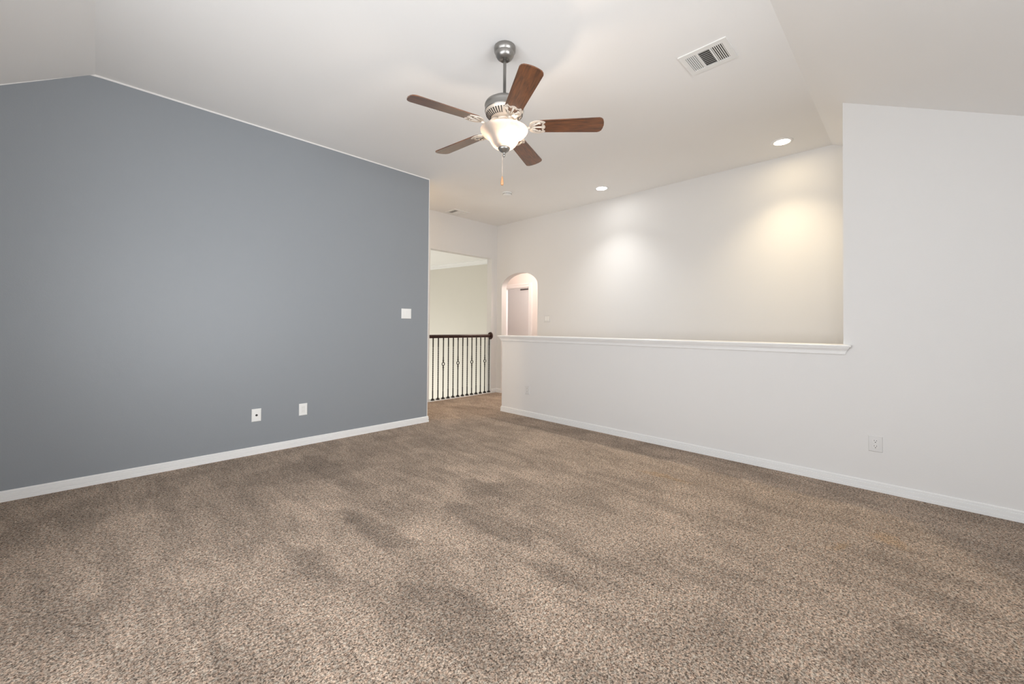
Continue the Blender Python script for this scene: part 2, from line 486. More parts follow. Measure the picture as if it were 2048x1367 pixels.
# lobby behind the arch, the doorway in it and the room beyond
XD = 6.222
DY0, DY1, DZ = 5.62, 6.38, 2.037
bm = bm_new()
add_prism(bm, [(3.7, 0), (DY0, 0), (DY0, DZ), (DY1, DZ), (DY1, 0), (6.52, 0), (6.52, 2.75), (3.7, 2.75)], 'x', XD, XD + T)
struct('wall_lobby', bm, LOBBY, tri=True)
bm = bm_new(); add_box(bm, XH + T, XD, 3.7, 3.82, 0, 2.75); struct('wall_lobby_right', bm, LOBBY)
bm = bm_new(); add_prism(bm, [(XH + T, 5.36), (XD, 6.46), (XD, 6.56), (XH + T, 5.46)], 'z', 0, 2.75); struct('wall_lobby_left', bm, LOBBY)
bm = bm_new()
add_box(bm, 7.0, 7.1, 4.7, 7.12, 0, 2.75); add_box(bm, XD + T, 7.0, 4.7, 4.8, 0, 2.75); add_prism(bm, [(XD + T, 6.6), (7.0, 7.05), (7.0, 7.12), (XD + T, 6.68)], 'z', 0, 2.75)
struct('wall_inner_room', bm, LOBBY)
bm = bm_new(); add_prism(bm, [(XH + T, 3.7), (7.1, 3.7), (7.1, 7.12), (6.95, 7.12), (XH + T, 5.46)], 'z', 2.75, 2.85); struct('ceiling_lobby', bm, CEIL, tri=True)

bm = bm_new()  # jamb liner
add_box(bm, XD - 0.004, XD + T + 0.004, DY0, DY0 + 0.018, 0, DZ); add_box(bm, XD - 0.004, XD + T + 0.004, DY1 - 0.018, DY1, 0, DZ)
add_box(bm, XD - 0.004, XD + T + 0.004, DY0 + 0.018, DY1 - 0.018, DZ - 0.018, DZ)
door = struct('door_1', bm, TRIMW)
for nm, (y0, y1, z0, z1) in (('casing', (DY0 - 0.085, DY0 + 0.004, 0, DZ + 0.07)), ('casing', (DY1 - 0.004, DY1 + 0.085, 0, DZ + 0.07)),
                             ('casing', (DY0 + 0.004, DY1 - 0.004, DZ - 0.004, DZ + 0.07))):
    bm = bm_new()
    add_box(bm, XD - 0.012, XD, y0, y1, z0, z1)
    if y1 - y0 < 0.2:
        s = 1 if y1 > 6 else -1
        e = y1 if s > 0 else y0
        add_box(bm, XD - 0.020, XD - 0.012, min(e, e - s * 0.03), max(e, e - s * 0.03), z0, z1)
    else:
        add_box(bm, XD - 0.020, XD - 0.012, y0, y1, z1 - 0.03, z1)
    struct(nm, bm, TRIMW, door)

# open stair hall past the railing
bm = bm_new(); add_prism(bm, [(7.62, 7.86), (7.74, 7.86), (6.99, 12.4), (6.87, 12.4)], 'z', -2.9, ZC); struct('wall_stair_hall', bm, BEIGE)
bm = bm_new(); add_box(bm, 1.38, 7.0, 12.4, 12.52, -2.9, ZC); add_box(bm, 1.38, 1.5, YE + T, 12.4, -2.9, ZC)
add_prism(bm, [(5.142, 5.59), (5.24, 5.59), (7.74, 7.76), (7.62, 7.86)], 'z', -2.9, ZC); struct('wall_stair_sides', bm, BEIGE)
bm = bm_new(); add_box(bm, 1.38, 7.8, YE + T, 12.5, -3.0, -2.9); struct('floor_stair_hall', bm, BEIGE)
bm = bm_new(); add_prism(bm, [(1.38, YE + T), (5.273, YE + T), (7.8, 7.86), (7.8, 12.5), (1.38, 12.5)], 'z', ZC, ZC + 0.12); struct('ceiling_stair_hall', bm, CEIL)
bm = bm_new()  # crown moulding along the far wall
d = Vector((-0.75, 4.54, 0)).normalized(); nrm = Vector((-d.y, d.x, 0))
prof = [(0, 0), (0.085, 0), (0.085, -0.014), (0.070, -0.022), (0.045, -0.045), (0.030, -0.085), (0.014, -0.096), (0.014, -0.118), (0, -0.118)]
A = Vector((7.62, 7.86, ZC)); B = Vector((6.87, 12.4, ZC))
ra = [bm.verts.new(A + nrm * o + Vector((0, 0, z))) for o, z in prof]; rb = [bm.verts.new(B + nrm * o + Vector((0, 0, z))) for o, z in prof]
for i in range(len(prof)):
    bm.faces.new([ra[i], ra[(i + 1) % len(prof)], rb[(i + 1) % len(prof)], rb[i]])
bm.faces.new(ra); bm.faces.new(rb[::-1])
struct('trim_2', bm, TRIMW)

# ------------------------------------------------------------------ half-wall cap and moulding
def cap_loop(prof, rightback=True):
    """loft a profile (offset d, z) round the half wall, mitred at the corners and returned onto the wall at the right"""
    bm = bm_new(); cols = []
    for d_, z in prof:
        P = [(XR - 0.0, YR - d_), (XR - d_, YR - d_), (XR - d_, YH + d_), (XR + T + d_, YH + d_), (XR + T + d_, YR - d_), (XR + T, YR - d_)]
        cols.append([bm.verts.new((x, y, z)) for x, y in P])
    for k in range(len(cols) - 1):
        for i in range(5):
            q = [cols[k][i], cols[k][i + 1], cols[k + 1][i + 1], cols[k + 1][i]]
            bm.faces.new(q)
    return bm, cols


prof = [(0.042, ZCAP), (0.047, ZCAP - 0.004), (0.049, ZCAP - 0.011), (0.047, ZCAP - 0.018), (0.042, ZCAP - 0.022), (0.0, ZCAP - 0.022)]
bm, cols = cap_loop(prof)
# top board between the lips: over the half wall only, plus the two ears in front of and behind the full wall
c0 = cols[0]
tv = lambda x, y: bm.verts.new((x, y, ZCAP))
e1, e2 = tv(XR, YR), tv(XR + T, YR)
bm.faces.new([c0[1], c0[2], c0[3], c0[4], c0[5], e2, e1, c0[0]])
bmesh.ops.remove_doubles(bm, verts=bm.verts[:], dist=1e-5)
cap = struct('trim_1', bm, TRIMW, tri=True)
prof = [(0.036, ZCAP - 0.022), (0.036, ZCAP - 0.027), (0.031, ZCAP - 0.034), (0.024, ZCAP - 0.044), (0.020, ZCAP - 0.052), (0.020, ZCAP - 0.056),
        (0.015, ZCAP - 0.058), (0.014, ZCAP - 0.072), (0.009, ZCAP - 0.079), (0.0, ZCAP - 0.080)]
bm, cols = cap_loop(prof)
struct('ledge_moulding', bm, TRIMW, cap)

# ------------------------------------------------------------------ baseboards
BB = [(0.0, 0.0), (0.014, 0.0), (0.014, 0.021), (0.0135, 0.0225), (0.006, 0.0235), (0.006, 0.0275), (0.0125, 0.0295), (0.0125, 0.049), (0.0115, 0.051), (0.005, 0.0515),
      (0.005, 0.0550), (0.010, 0.0562), (0.010, 0.066), (0.006, 0.071), (0.0, 0.072)]


def baseboard(name, path, side):
    """path in plan; profile offsets go to the left (+1) or right (-1) of the walking direction, mitred"""
    bm = bm_new(); path = [Vector((x, y)) for x, y in path]; rings = []
    for i, p in enumerate(path):
        ds = []
        if i > 0: ds.append((p - path[i - 1]).normalized())
        if i < len(path) - 1: ds.append((path[i + 1] - p).normalized())
        ns = [Vector((-d.y, d.x)) * side for d in ds]
        n = ns[0] if len(ns) == 1 else (ns[0] + ns[1]) / (1 + ns[0].dot(ns[1]))
        rings.append([bm.verts.new((p.x + n.x * o, p.y + n.y * o, z)) for o, z in BB])
    k = len(BB)
    for A, B in zip(rings, rings[1:]):
        for i in range(k):
            bm.faces.new([A[i], A[(i + 1) % k], B[(i + 1) % k], B[i]])
    bm.faces.new(rings[0]); bm.faces.new(rings[-1][::-1])
    return struct(name, bm, TRIMW)


baseboard('baseboard_left', [(XW, YB), (XB, YB), (XB, YB + T), (1.5, YB + T)], -1)
baseboard('baseboard_right', [(XR, YW), (XR, YH), (XR + T, YH), (XR + T, YW)], 1)
baseboard('baseboard_hall', [(XJ + 0.002, YE), (XH, YE), (XH, AY1)], -1)
baseboard('baseboard_hall_long', [(XH, AY0), (XH, YW)], -1)
bm = bm_new(); add_box(bm, 3.695, XJ, 5.447, 5.60, -0.27, 0.011); struct('trim_3', bm, TRIMW, bevel=0.004)

# ------------------------------------------------------------------ railing on the landing
YRL = 5.476
rail = thing('stair_railing', 'black iron baluster railing with dark mahogany handrail at the open stair landing', 'railing', (4.4, YRL, 0.011))
def loc(bm, root): bmesh.ops.translate(bm, verts=bm.verts[:], vec=-Vector(root.location))
bm = bm_new()
hp = [(-0.030, 1.006), (0.030, 1.006), (0.030, 1.016), (0.024, 1.022), (0.031, 1.032), (0.031, 1.046), (0.022, 1.057), (0.0, 1.061), (-0.022, 1.057), (-0.031, 1.046), (-0.031, 1.032), (-0.024, 1.022), (-0.030, 1.016)]
add_prism(bm, [(YRL + y, z) for y, z in hp], 'x', 3.697, XJ - 0.016); loc(bm, rail)
obj('handrail', bm, RAILW, rail)
bm = bm_new(); add_lathe(bm, [(0, 0), (0.050, 0), (0.064, 0.006), (0.067, 0.012), (0.067, 0.018), (0, 0.018)], 32, (XJ - 0.018, YRL, 1.033), axis='x'); loc(bm, rail)
obj('rosette', bm, RAILW, rail)


def twisted_bar(bm, z0, z1, s, tw0=None, tw1=None, turns=3.0):
    n = 60; prev = None
    for i in range(n + 1):
        z = z0 + (z1 - z0) * i / n
        a = 0.0
        if tw0 is not None: a = turns * math.pi * 2 * min(1, max(0, (z - tw0) / (tw1 - tw0)))
        ring = [bm.verts.new((s * math.sqrt(.5) * math.cos(a + math.pi / 4 + k * math.pi / 2), s * math.sqrt(.5) * math.sin(a + math.pi / 4 + k * math.pi / 2), z)) for k in range(4)]
        if prev:
            for k in range(4): bm.faces.new([prev[k], prev[(k + 1) % 4], ring[(k + 1) % 4], ring[k]])
        else: bm.faces.new(ring)
        prev = ring
    bm.faces.new(prev[::-1])


ZT = 1.008 - 0.011
bm = bm_new(); twisted_bar(bm, 0, ZT, 0.0145, 0.15, 0.85, 5); bal_a = bm
m_plain = bpy.data.meshes.new('baluster_twisted'); bal_a.to_mesh(m_plain); bal_a.free(); m_plain.materials.append(IRON)
bm = bm_new(); zk = 0.571
twisted_bar(bm, 0, zk - 0.040, 0.0145, 0.12, 0.46, 3); twisted_bar(bm, zk + 0.040, ZT, 0.0145, 0.68, 0.95, 3)
m_knuck = bpy.data.meshes.new('baluster_ringed'); bm.to_mesh(m_knuck); bm.free(); m_knuck.materials.append(IRON)
bm = bm_new()
add_lathe(bm, [(0, -0.066), (0.012, -0.064), (0.0145, -0.054), (0.009, -0.046), (0.0125, -0.040), (0.008, -0.034), (0.0, -0.030)], 14)
add_lathe(bm, [(0, 0.030), (0.008, 0.034), (0.0125, 0.040), (0.009, 0.046), (0.0145, 0.054), (0.012, 0.064), (0, 0.066)], 14)
R0, r0 = 0.0235, 0.0072; rings = []
for i in range(20):
    a = 2 * math.pi * i / 20
    rings.append([bm.verts.new(((R0 + r0 * math.cos(t)) * math.cos(a), r0 * math.sin(t), (R0 + r0 * math.cos(t)) * 1.12 * math.sin(a))) for t in [2 * math.pi * j / 8 for j in range(8)]])
for i in range(20):
    A, B = rings[i], rings[(i + 1) % 20]
    for j in range(8):
        f = bm.faces.new([A[j], A[(j + 1) % 8], B[(j + 1) % 8], B[j]]); f.smooth = True
bmesh.ops.recalc_face_normals(bm, faces=bm.faces[:])
m_ring = bpy.data.meshes.new('baluster_ring'); bm.to_mesh(m_ring); bm.free(); m_ring.materials.append(IRON)
bm = bm_new()
s0, s1 = 0.021, 0.010
v0 = [bm.verts.new((x * s0, y * s0, 0)) for x, y in ((-1, -1), (1, -1), (1, 1), (-1, 1))]
v1 = [bm.verts.new((x * s0, y * s0, 0.008)) for x, y in ((-1, -1), (1, -1), (1, 1), (-1, 1))]
v2 = [bm.verts.new((x * s1, y * s1, 0.033)) for x, y in ((-1, -1), (1, -1), (1, 1), (-1, 1))]
for A, B in ((v0, v1), (v1, v2)):
    for k in range(4): bm.faces.new([A[k], A[(k + 1) % 4], B[(k + 1) % 4], B[k]])
bm.faces.new(v0[::-1]); bm.faces.new(v2)
m_shoe = bpy.data.meshes.new('baluster_shoe'); bm.to_mesh(m_shoe); bm.free(); m_shoe.materials.append(IRON)
for i in range(13):
    x = 3.779 + 0.1008 * i
    ring = i % 3 == 2
    b_ = bpy.data.objects.new('baluster', m_knuck if ring else m_plain); scene.collection.objects.link(b_)
    b_.parent = rail; b_.location = (x - 4.4, 0, 0)
    if ring: b_['label'] = 'baluster with a ring knuckle halfway up'
    sh = bpy.data.objects.new('shoe', m_shoe); scene.collection.objects.link(sh); sh.parent = b_
    if ring:
        k = bpy.data.objects.new('ring_knuckle', m_ring); scene.collection.objects.link(k); k.parent = b_; k.location = (0, 0, zk)

# ------------------------------------------------------------------ ceiling fan
FX, FY = 1.8755, 1.927
fan = thing('ceiling_fan', 'five-blade walnut ceiling fan with nickel motor and lit glass bowl hanging from white ceiling', 'ceiling fan', (FX, FY, 2.48))
def fz(z): return z - 2.48
bm = bm_new()
add_lathe(bm, [(0, fz(ZC)), (0.070, fz(ZC)), (0.0715, fz(ZC - 0.006)), (0.0700, fz(ZC - 0.030)), (0.063, fz(ZC - 0.036)), (0.062, fz(ZC - 0.042)), (0.060, fz(ZC - 0.056)),
               (0.050, fz(ZC - 0.072)), (0.036, fz(ZC - 0.083)), (0.030, fz(ZC - 0.085)), (0.026, fz(ZC - 0.080)), (0.0, fz(ZC - 0.078))], 48)
obj('canopy', bm, NICKEL, fan)
bm = bm_new(); add_lathe(bm, [(0.0105, fz(ZC - 0.07)), (0.0105, fz(2.72)), (0.030, fz(2.715)), (0.034, fz(2.68)), (0, fz(2.68))], 24)
obj('downrod', bm, NICKEL, fan)
bm = bm_new()
add_lathe(bm, [(0, fz(2.700)), (0.045, fz(2.699)), (0.100, fz(2.688)), (0.124, fz(2.672)), (0.130, fz(2.660)), (0.131, fz(2.655)), (0.1285, fz(2.651)), (0.1285, fz(2.622)), (0.130, fz(2.618)), (0.128, fz(2.613)), (0.12, fz(2.611)), (0, fz(2.611))], 56)
motor = obj('motor_housing', bm, NICKEL, fan)
bm = bm_new()  # fluted lower bowl of the motor with vent slots
pr = [(0.127, 2.613), (0.1235, 2.602), (0.114, 2.590), (0.099, 2.578), (0.082, 2.570), (0.074, 2.566), (0.0, 2.566)]
add_lathe(bm, [(r, fz(z)) for r, z in pr], 56)
low = obj('vent_ring', bm, PEWTER, motor)
bm = bm_new()
for k in range(40):
    a = 2 * math.pi * k / 40
    p0 = Vector((0.1205, 0, fz(2.597))); p1 = Vector((0.088, 0, fz(2.5715)))
    dv = (p1 - p0); L_ = dv.length; nrm = Vector((dv.z, 0, -dv.x)).normalized()
    if nrm.z > 0: nrm = -nrm
    w0, w1 = 0.0042, 0.003
    vs = []
    rot = Matrix.Rotation(a, 3, 'Z')
    for (pp, w) in ((p0, w0), (p1, w1)):
        for s in (-1, 1):
            for o_ in (-0.004, 0.003):
                vs.append(bm.verts.new(rot @ (pp + Vector((0, s * w, 0)) + nrm * o_)))
    for idx in ((0, 1, 3, 2), (4, 6, 7, 5), (0, 4, 5, 1), (2, 3, 7, 6), (0, 2, 6, 4), (1, 5, 7, 3)): bm.faces.new([vs[i] for i in idx])
obj('vent_slots', bm, SLOT, motor)
bm = bm_new(); add_lathe(bm, [(0, fz(2.566)), (0.058, fz(2.566)), (0.062, fz(2.560)), (0.060, fz(2.548)), (0, fz(2.548))], 40)
obj('flywheel', bm, PEWTER, fan)
bm = bm_new(); add_lathe(bm, [(0, fz(2.548)), (0.046, fz(2.548)), (0.046, fz(2.534)), (0.040, fz(2.528)), (0.030, fz(2.522)), (0.028, fz(2.508)), (0.012, fz(2.503)), (0.009, fz(2.36)), (0, fz(2.36))], 40)
obj('light_fitter', bm, PEWTER, fan)

# glass bowl
def glass():
    m = bpy.data.materials.new('alabaster_glass'); m.use_nodes = True; nt = m.node_tree
    nt.nodes.remove(nt.nodes['Principled BSDF'])
    tr = N(nt, 'ShaderNodeBsdfTranslucent'); di = N(nt, 'ShaderNodeBsdfDiffuse'); gl = N(nt, 'ShaderNodeBsdfGlossy')
    tc = N(nt, 'ShaderNodeTexCoord'); n = N(nt, 'ShaderNodeTexNoise'); n.inputs['Scale'].default_value = 14; n.inputs['Detail'].default_value = 3; n.inputs['Distortion'].default_value = 1.5
    nt.links.new(tc.outputs['Object'], n.inputs['Vector'])
    cr = N(nt, 'ShaderNodeValToRGB'); cr.color_ramp.elements[0].position = 0.3; cr.color_ramp.elements[0].color = (0.30, 0.22, 0.17, 1)
    cr.color_ramp.elements[1].position = 0.7; cr.color_ramp.elements[1].color = (0.42, 0.365, 0.315, 1)
    nt.links.new(n.outputs['Fac'], cr.inputs[0]); nt.links.new(cr.outputs[0], tr.inputs[0])
    di.inputs[0].default_value = (0.85, 0.80, 0.74, 1); gl.inputs[1].default_value = 0.25
    m1 = N(nt, 'ShaderNodeMixShader'); m1.inputs[0].default_value = 0.35
    nt.links.new(tr.outputs[0], m1.inputs[1]); nt.links.new(di.outputs[0], m1.inputs[2])
    m2 = N(nt, 'ShaderNodeMixShader'); m2.inputs[0].default_value = 0.05
    nt.links.new(m1.outputs[0], m2.inputs[1]); nt.links.new(gl.outputs[0], m2.inputs[2])
    nt.links.new(m2.outputs[0], nt.nodes['Material Output'].inputs[0])
    return m


GLASS = glass()
bm = bm_new()
pr = [(0.150, 2.4925), (0.154, 2.4945), (0.1575, 2.4925), (0.1565, 2.488), (0.151, 2.478), (0.141, 2.467), (0.127, 2.457), (0.114, 2.448), (0.104, 2.438), (0.096, 2.426), (0.088, 2.410), (0.078, 2.395), (0.066, 2.383), (0.050, 2.376), (0.012, 2.373)]
add_lathe(bm, [(r, fz(z)) for r, z in pr], 64)
obj('glass_bowl', bm, GLASS, fan)['label'] = 'glowing alabaster glass bowl'
bm = bm_new(); add_lathe(bm, [(0, fz(2.381)), (0.036, fz(2.381)), (0.040, fz(2.374)), (0.038, fz(2.366)), (0.028, fz(2.355)), (0.014, fz(2.346)), (0.009, fz(2.341)), (0.0075, fz(2.334)), (0.0095, fz(2.328)), (0.0075, fz(2.321)), (0.004, fz(2.316)), (0, fz(2.315))], 32)
fin = obj('finial', bm, NICKEL, fan)
BULBC = (1.0, 0.80, 0.62)
bm = bm_new()
bu = Vector((0.046, 0.0, fz(2.484)))
add_lathe(bm, [(0, 0.020), (0.006, 0.019), (0.009, 0.012), (0.013, 0.002), (0.0135, -0.004), (0.010, -0.011), (0.005, -0.0145), (0, -0.015)], 16, bu)
obj('bulb', bm, emit('warm_bulb', BULBC, 850), fan)
bm = bm_new()
add_tube(bm, [bu + Vector((0, 0, 0.018)), bu + Vector((-0.004, 0, 0.034)), Vector((0.010, 0, fz(2.512)))], 0.0075, 10)
obj('socket_arm', bm, PEWTER, fan)
bm = bm_new()
cx_, cy_ = -0.010, 0.006
for k in range(36):
    z = 2.352 - k * 0.0046
    bmesh.ops.create_uvsphere(bm, u_segments=6, v_segments=4, radius=0.0018, matrix=Matrix.Translation((cx_, cy_, fz(z))))
add_tube(bm, [(cx_, cy_, fz(2.356)), (cx_, cy_, fz(2.186))], 0.0007, 6)
ch = obj('pull_chain', bm, plain('chain_brass', (0.62, 0.50, 0.40), 0.35, 0.6), fan)
bm = bm_new(); add_lathe(bm, [(0, fz(2.187)), (0.004, fz(2.185)), (0.0065, fz(2.172)), (0.0100, fz(2.148)), (0.0105, fz(2.138)), (0.008, fz(2.128)), (0, fz(2.127))], 16, (cx_, cy_, 0))
fob = obj('pull_fob', bm, plain('fob_maple', (0.55, 0.30, 0.15), 0.4), ch)
fob['label'] = 'light wooden pull fob'

# blades
A0 = math.radians(166.76); RB = 0.652; ZBL = 2.5156
def blade_outline():
    pts = []
    r0, r1 = 0.205, RB
    def w(r): return 0.054 + (r - r0) / (r1 - r0) * 0.0145
    pts.append((r0, -w(r0) * 0.86)); pts.append((r0 + 0.016, -w(r0)))
    for i in range(1, 9): r = r0 + 0.016 + (r1 - 0.042 - r0 - 0.016) * i / 8; pts.append((r, -w(r)))
    we = w(r1)
    tip = [(-0.98, -0.034), (-0.90, -0.021), (-0.74, -0.010), (-0.4, -0.003), (0, 0), (0.4, -0.003), (0.74, -0.010), (0.90, -0.021), (0.98, -0.034)]
    for s, dr in tip: pts.append((r1 + dr, s * we))
    for i in range(8, 0, -1): r = r0 + 0.016 + (r1 - 0.042 - r0 - 0.016) * i / 8; pts.append((r, w(r)))
    pts.append((r0 + 0.016, w(r0))); pts.append((r0, w(r0) * 0.86))
    return pts


bm = bm_new(); add_prism(bm, blade_outline(), 'z', -0.003, 0.003)
me_b = bpy.data.meshes.new('blade'); bm.normal_update(); bmesh.ops.triangulate(bm, faces=[f for f in bm.faces if len(f.verts) > 4]); bmesh.ops.recalc_face_normals(bm, faces=bm.faces[:]); bm.to_mesh(me_b); bm.free(); me_b.materials.append(BLADE)
# blade iron: S-arm from the flywheel and a pierced shell plate under the blade root
bm = bm_new()
add_tube(bm, [(0.052, 0, 0.042), (0.084, 0, 0.032), (0.108, 0, 0.006), (0.128, 0, -0.012), (0.150, 0, -0.014), (0.172, 0, -0.009)], [0.011, 0.0095, 0.0085, 0.0085, 0.009, 0.010], 12)
def ring_plate(outer, inner):
    n = len(outer)
    for z0, z1 in ((-0.0085, -0.0035),):
        ob = [bm.verts.new((x, y, z0)) for x, y in outer]; ot = [bm.verts.new((x, y, z1)) for x, y in outer]
        ib = [bm.verts.new((x, y, z0)) for x, y in inner]; it = [bm.verts.new((x, y, z1)) for x, y in inner]
        for i in range(n):
            j = (i + 1) % n
            bm.faces.new([ob[i], ob[j], ib[j], ib[i]]); bm.faces.new([ot[i], it[i], it[j], ot[j]])
            bm.faces.new([ob[i], ot[i], ot[j], ob[j]]); bm.faces.new([ib[i], ib[j], it[j], it[i]])
# frame of the shell: rounded at the hub end, scalloped at the blade end
no = 48; outer = []; inner = []
for i in range(no):
    a = 2 * math.pi * i / no
    c_, s_ = math.cos(a), math.sin(a)
    ex = 0.222 + (0.058 * c_ if c_ < 0 else 0.040 * c_); ey = 0.060 * (abs(s_) ** 0.75) * (1 if s_ > 0 else -1)
    if c_ > 0.0:
        ex += 0.010 * math.cos(s_ * math.pi * 3.0) * c_ + 0.022 * abs(s_) * c_
    outer.append((ex, ey)); inner.append((0.222 + (ex - 0.222) * 0.70, ey * 0.74))
ring_plate(outer, inner)
for ang in (-0.62, 0, 0.62):   # ribs of the shell
    c_, s_ = math.cos(ang), math.sin(ang)
    p0 = Vector((0.168, 0, -0.0065)); p1 = Vector((0.168 + 0.084 * c_, 0.075 * s_, -0.0065))
    add_tube(bm, [p0, (p0 + p1) / 2, p1], [0.006, 0.005, 0.007], 8)
for (x, y) in ((0.236, -0.034), (0.236, 0.034), (0.256, 0.0)):
    add_lathe(bm, [(0, -0.0125), (0.004, -0.012), (0.006, -0.009), (0.006, -0.004), (0, -0.004)], 12, (x, y, 0))
bmesh.ops.recalc_face_normals(bm, faces=bm.faces[:])
me_i = bpy.data.meshes.new('blade_iron'); bm.to_mesh(me_i); bm.free(); me_i.materials.append(PEWTER)
for k in range(5):
    a = A0 + k * 2 * math.pi / 5
    b_ = bpy.data.objects.new('blade', me_b); scene.collection.objects.link(b_); b_.parent = fan
    b_.location = (0, 0, fz(ZBL)); b_.rotation_euler = (math.radians(-12), 0, a)
    b_.rotation_mode = 'XYZ'
    ir = bpy.data.objects.new('blade_iron', me_i); scene.collection.objects.link(ir); ir.parent = b_

# ------------------------------------------------------------------ recessed lights
def can(x, y, col, strength, beam, label):
    t = thing('recessed_light', label, 'ceiling light', (x, y, ZC), group='recessed hall lights')
    bm = bm_new()
    add_lathe(bm, [(0.066, 0.0), (0.0665, -0.006), (0.076, -0.0075), (0.092, -0.005), (0.0945, -0.0015), (0.0945, 0.0)], 48)
    obj('trim_ring', bm, TRIMW, t)
    bm = bm_new(); add_lathe(bm, [(0.0662, -0.0045), (0.0, -0.0055)], 48)
    l_ = obj('lens', bm, emit('lens_glow', col, strength), t); l_['label'] = 'glowing frosted lens'
    sd_ = bpy.data.lights.new('recessed_beam', 'SPOT'); sd_.energy = beam; sd_.color = col; sd_.spot_size = math.radians(118); sd_.spot_blend = 1.0; sd_.shadow_soft_size = 0.06
    so_ = bpy.data.objects.new('recessed_beam', sd_); scene.collection.objects.link(so_); so_.location = (x, y, ZC - 0.012); so_.rotation_euler = Vector((-0.20, 0, -1)).to_track_quat('-Z', 'Y').to_euler()
    return t


can(4.680, 2.943, (1.0, 0.985, 0.95), 62, 125, 'recessed ceiling light casting a cool white pool on the hall wall, nearer the arch')
can(4.733, 0.915, (1.0, 0.81, 0.52), 60, 140, 'warm recessed ceiling light close to the right end of the opening above the ledge')


# ------------------------------------------------------------------ ceiling registers
def register():
    t = thing('ceiling_vent', 'large white three-way air register on the ceiling to the right of the fan', 'air vent', (2.905, 0.9925, ZC), group='white ceiling air vents')
    W, Hh = 0.155, 0.155     # half sizes: x, y
    WX, WY = 0.133, 0.153
    sec = [(-0.118, -0.046), (-0.036, 0.036), (0.046, 0.118)]
    bm = bm_new(); xi = 0.092
    z0, z1 = -0.007, 0.0
    add_box(bm, -WX, -xi, -WY, WY, z0, z1); add_box(bm, xi, WX, -WY, WY, z0, z1)
    ys = [-WY, sec[0][0], sec[0][1], sec[1][0], sec[1][1], sec[2][0], sec[2][1], WY]
    for i in range(0, 8, 2): add_box(bm, -xi, xi, ys[i], ys[i + 1], z0, z1)
    obj('frame', bm, VENTM, t)
    bm = bm_new(); add_box(bm, -xi, xi, sec[0][0], sec[2][1], -0.0012, -0.0002)
    obj('duct_opening', bm, DUCT, t)
    for s, (a, b_) in enumerate(sec):
        bm = bm_new()
        if s == 1:
            n = 9
            for i in range(n):
                x = -xi + (i + .5) * 2 * xi / n
                mt = Matrix.Translation((x, (a + b_) / 2, -0.0042)) @ Matrix.Rotation(math.radians(-28), 4, 'Y')
                add_box(bm, -0.0052, 0.0052, -(b_ - a) / 2, (b_ - a) / 2, -0.0005, 0.0005, mat=mt)
        else:
            n = 6
            sg = 1 if s == 0 else -1
            for i in range(n):
                y = a + (i + .5) * (b_ - a) / n
                mt = Matrix.Translation((0, y, -0.0042)) @ Matrix.Rotation(math.radians(14 if s == 0 else -38), 4, 'X')
                hw_ = 0.0033 if s == 0 else 0.0040
                add_box(bm, -xi, xi, -hw_, hw_, -0.0005, 0.0005, mat=mt)
        obj('louvres', bm, VENTM, t)
    for y in (-0.142, 0.142):
        bm = bm_new(); add_lathe(bm, [(0.0045, -0.007), (0.004, -0.0088), (0, -0.0092)], 10, (0, y, 0))
        obj('screw', bm, VENTM, t)
    return t


v = register()
dup(v, (4.075, 5.262, ZC), (0, 0, -math.pi / 2), 'small-looking white air register on the hall ceiling above the stair opening')

# ------------------------------------------------------------------ smoke detector
sd = thing('smoke_detector', 'white round smoke detector on the ceiling below the fan pull chain', 'smoke detector', (3.955, 3.995, ZC))
bm = bm_new(); add_lathe(bm, [(0, 0), (0.070, 0), (0.070, -0.008), (0.066, -0.012), (0.0, -0.012)], 40); obj('mounting_plate', bm, PLAST, sd)
bm = bm_new(); add_lathe(bm, [(0, -0.012), (0.061, -0.012), (0.060, -0.026), (0.054, -0.034), (0.036, -0.039), (0, -0.040)], 40)
sdb = obj('body', bm, PLAST, sd)
bm = bm_new()
for k in range(18):
    a = 2 * math.pi * k / 18
    add_box(bm, 0.0585, 0.0612, -0.006, 0.006, -0.024, -0.017, mat=Matrix.Rotation(a, 4, 'Z'))
obj('vent_slots', bm, SLOT, sdb)

# ------------------------------------------------------------------ wall plates (built facing -Y, wall at y = 0)
def plate_mesh(w, h, mat, parent):
    bm = bm_new()
    add_box(bm, -w / 2, w / 2, -0.0025, 0, -h / 2, h / 2)
    i = 0.004
    a = [bm.verts.new((x * (w / 2), -0.0025, z * (h / 2))) for x, z in ((-1, -1), (1, -1), (1, 1), (-1, 1))]
    b_ = [bm.verts.new((x * (w / 2 - i), -0.0062, z * (h / 2 - i))) for x, z in ((-1, -1), (1, -1), (1, 1), (-1, 1))]
    for k in range(4): bm.faces.new([a[k], a[(k + 1) % 4], b_[(k + 1) % 4], b_[k]])
    bm.faces.new(b_)
    return obj('plate', bm, mat, parent)


def screws(parent, zs, xs=(0,)):
    for x in xs:
        for z in zs:
            bm = bm_new(); add_lathe(bm, [(0.0034, -0.0060), (0.003, -0.0072), (0, -0.0075)], 12, (x, 0, z), axis='y')
            obj('screw', bm, PLAST, parent)


def rocker(parent, x, tilt):
    bm = bm_new(); add_box(bm, x - 0.0178, x + 0.0178, -0.0070, -0.0055, -0.0345, 0.0345); o = obj('rocker_frame', bm, PLAST, parent)
    bm = bm_new()
    add_prism(bm, [(-0.0068, -0.032), (-0.0105 if tilt > 0 else -0.0075, -0.032), (-0.0085, 0), (-0.0075 if tilt > 0 else -0.0105, 0.032), (-0.0068, 0.032)], 'x', x - 0.0158, x + 0.0158)
    obj('rocker', bm, PLAST, o)


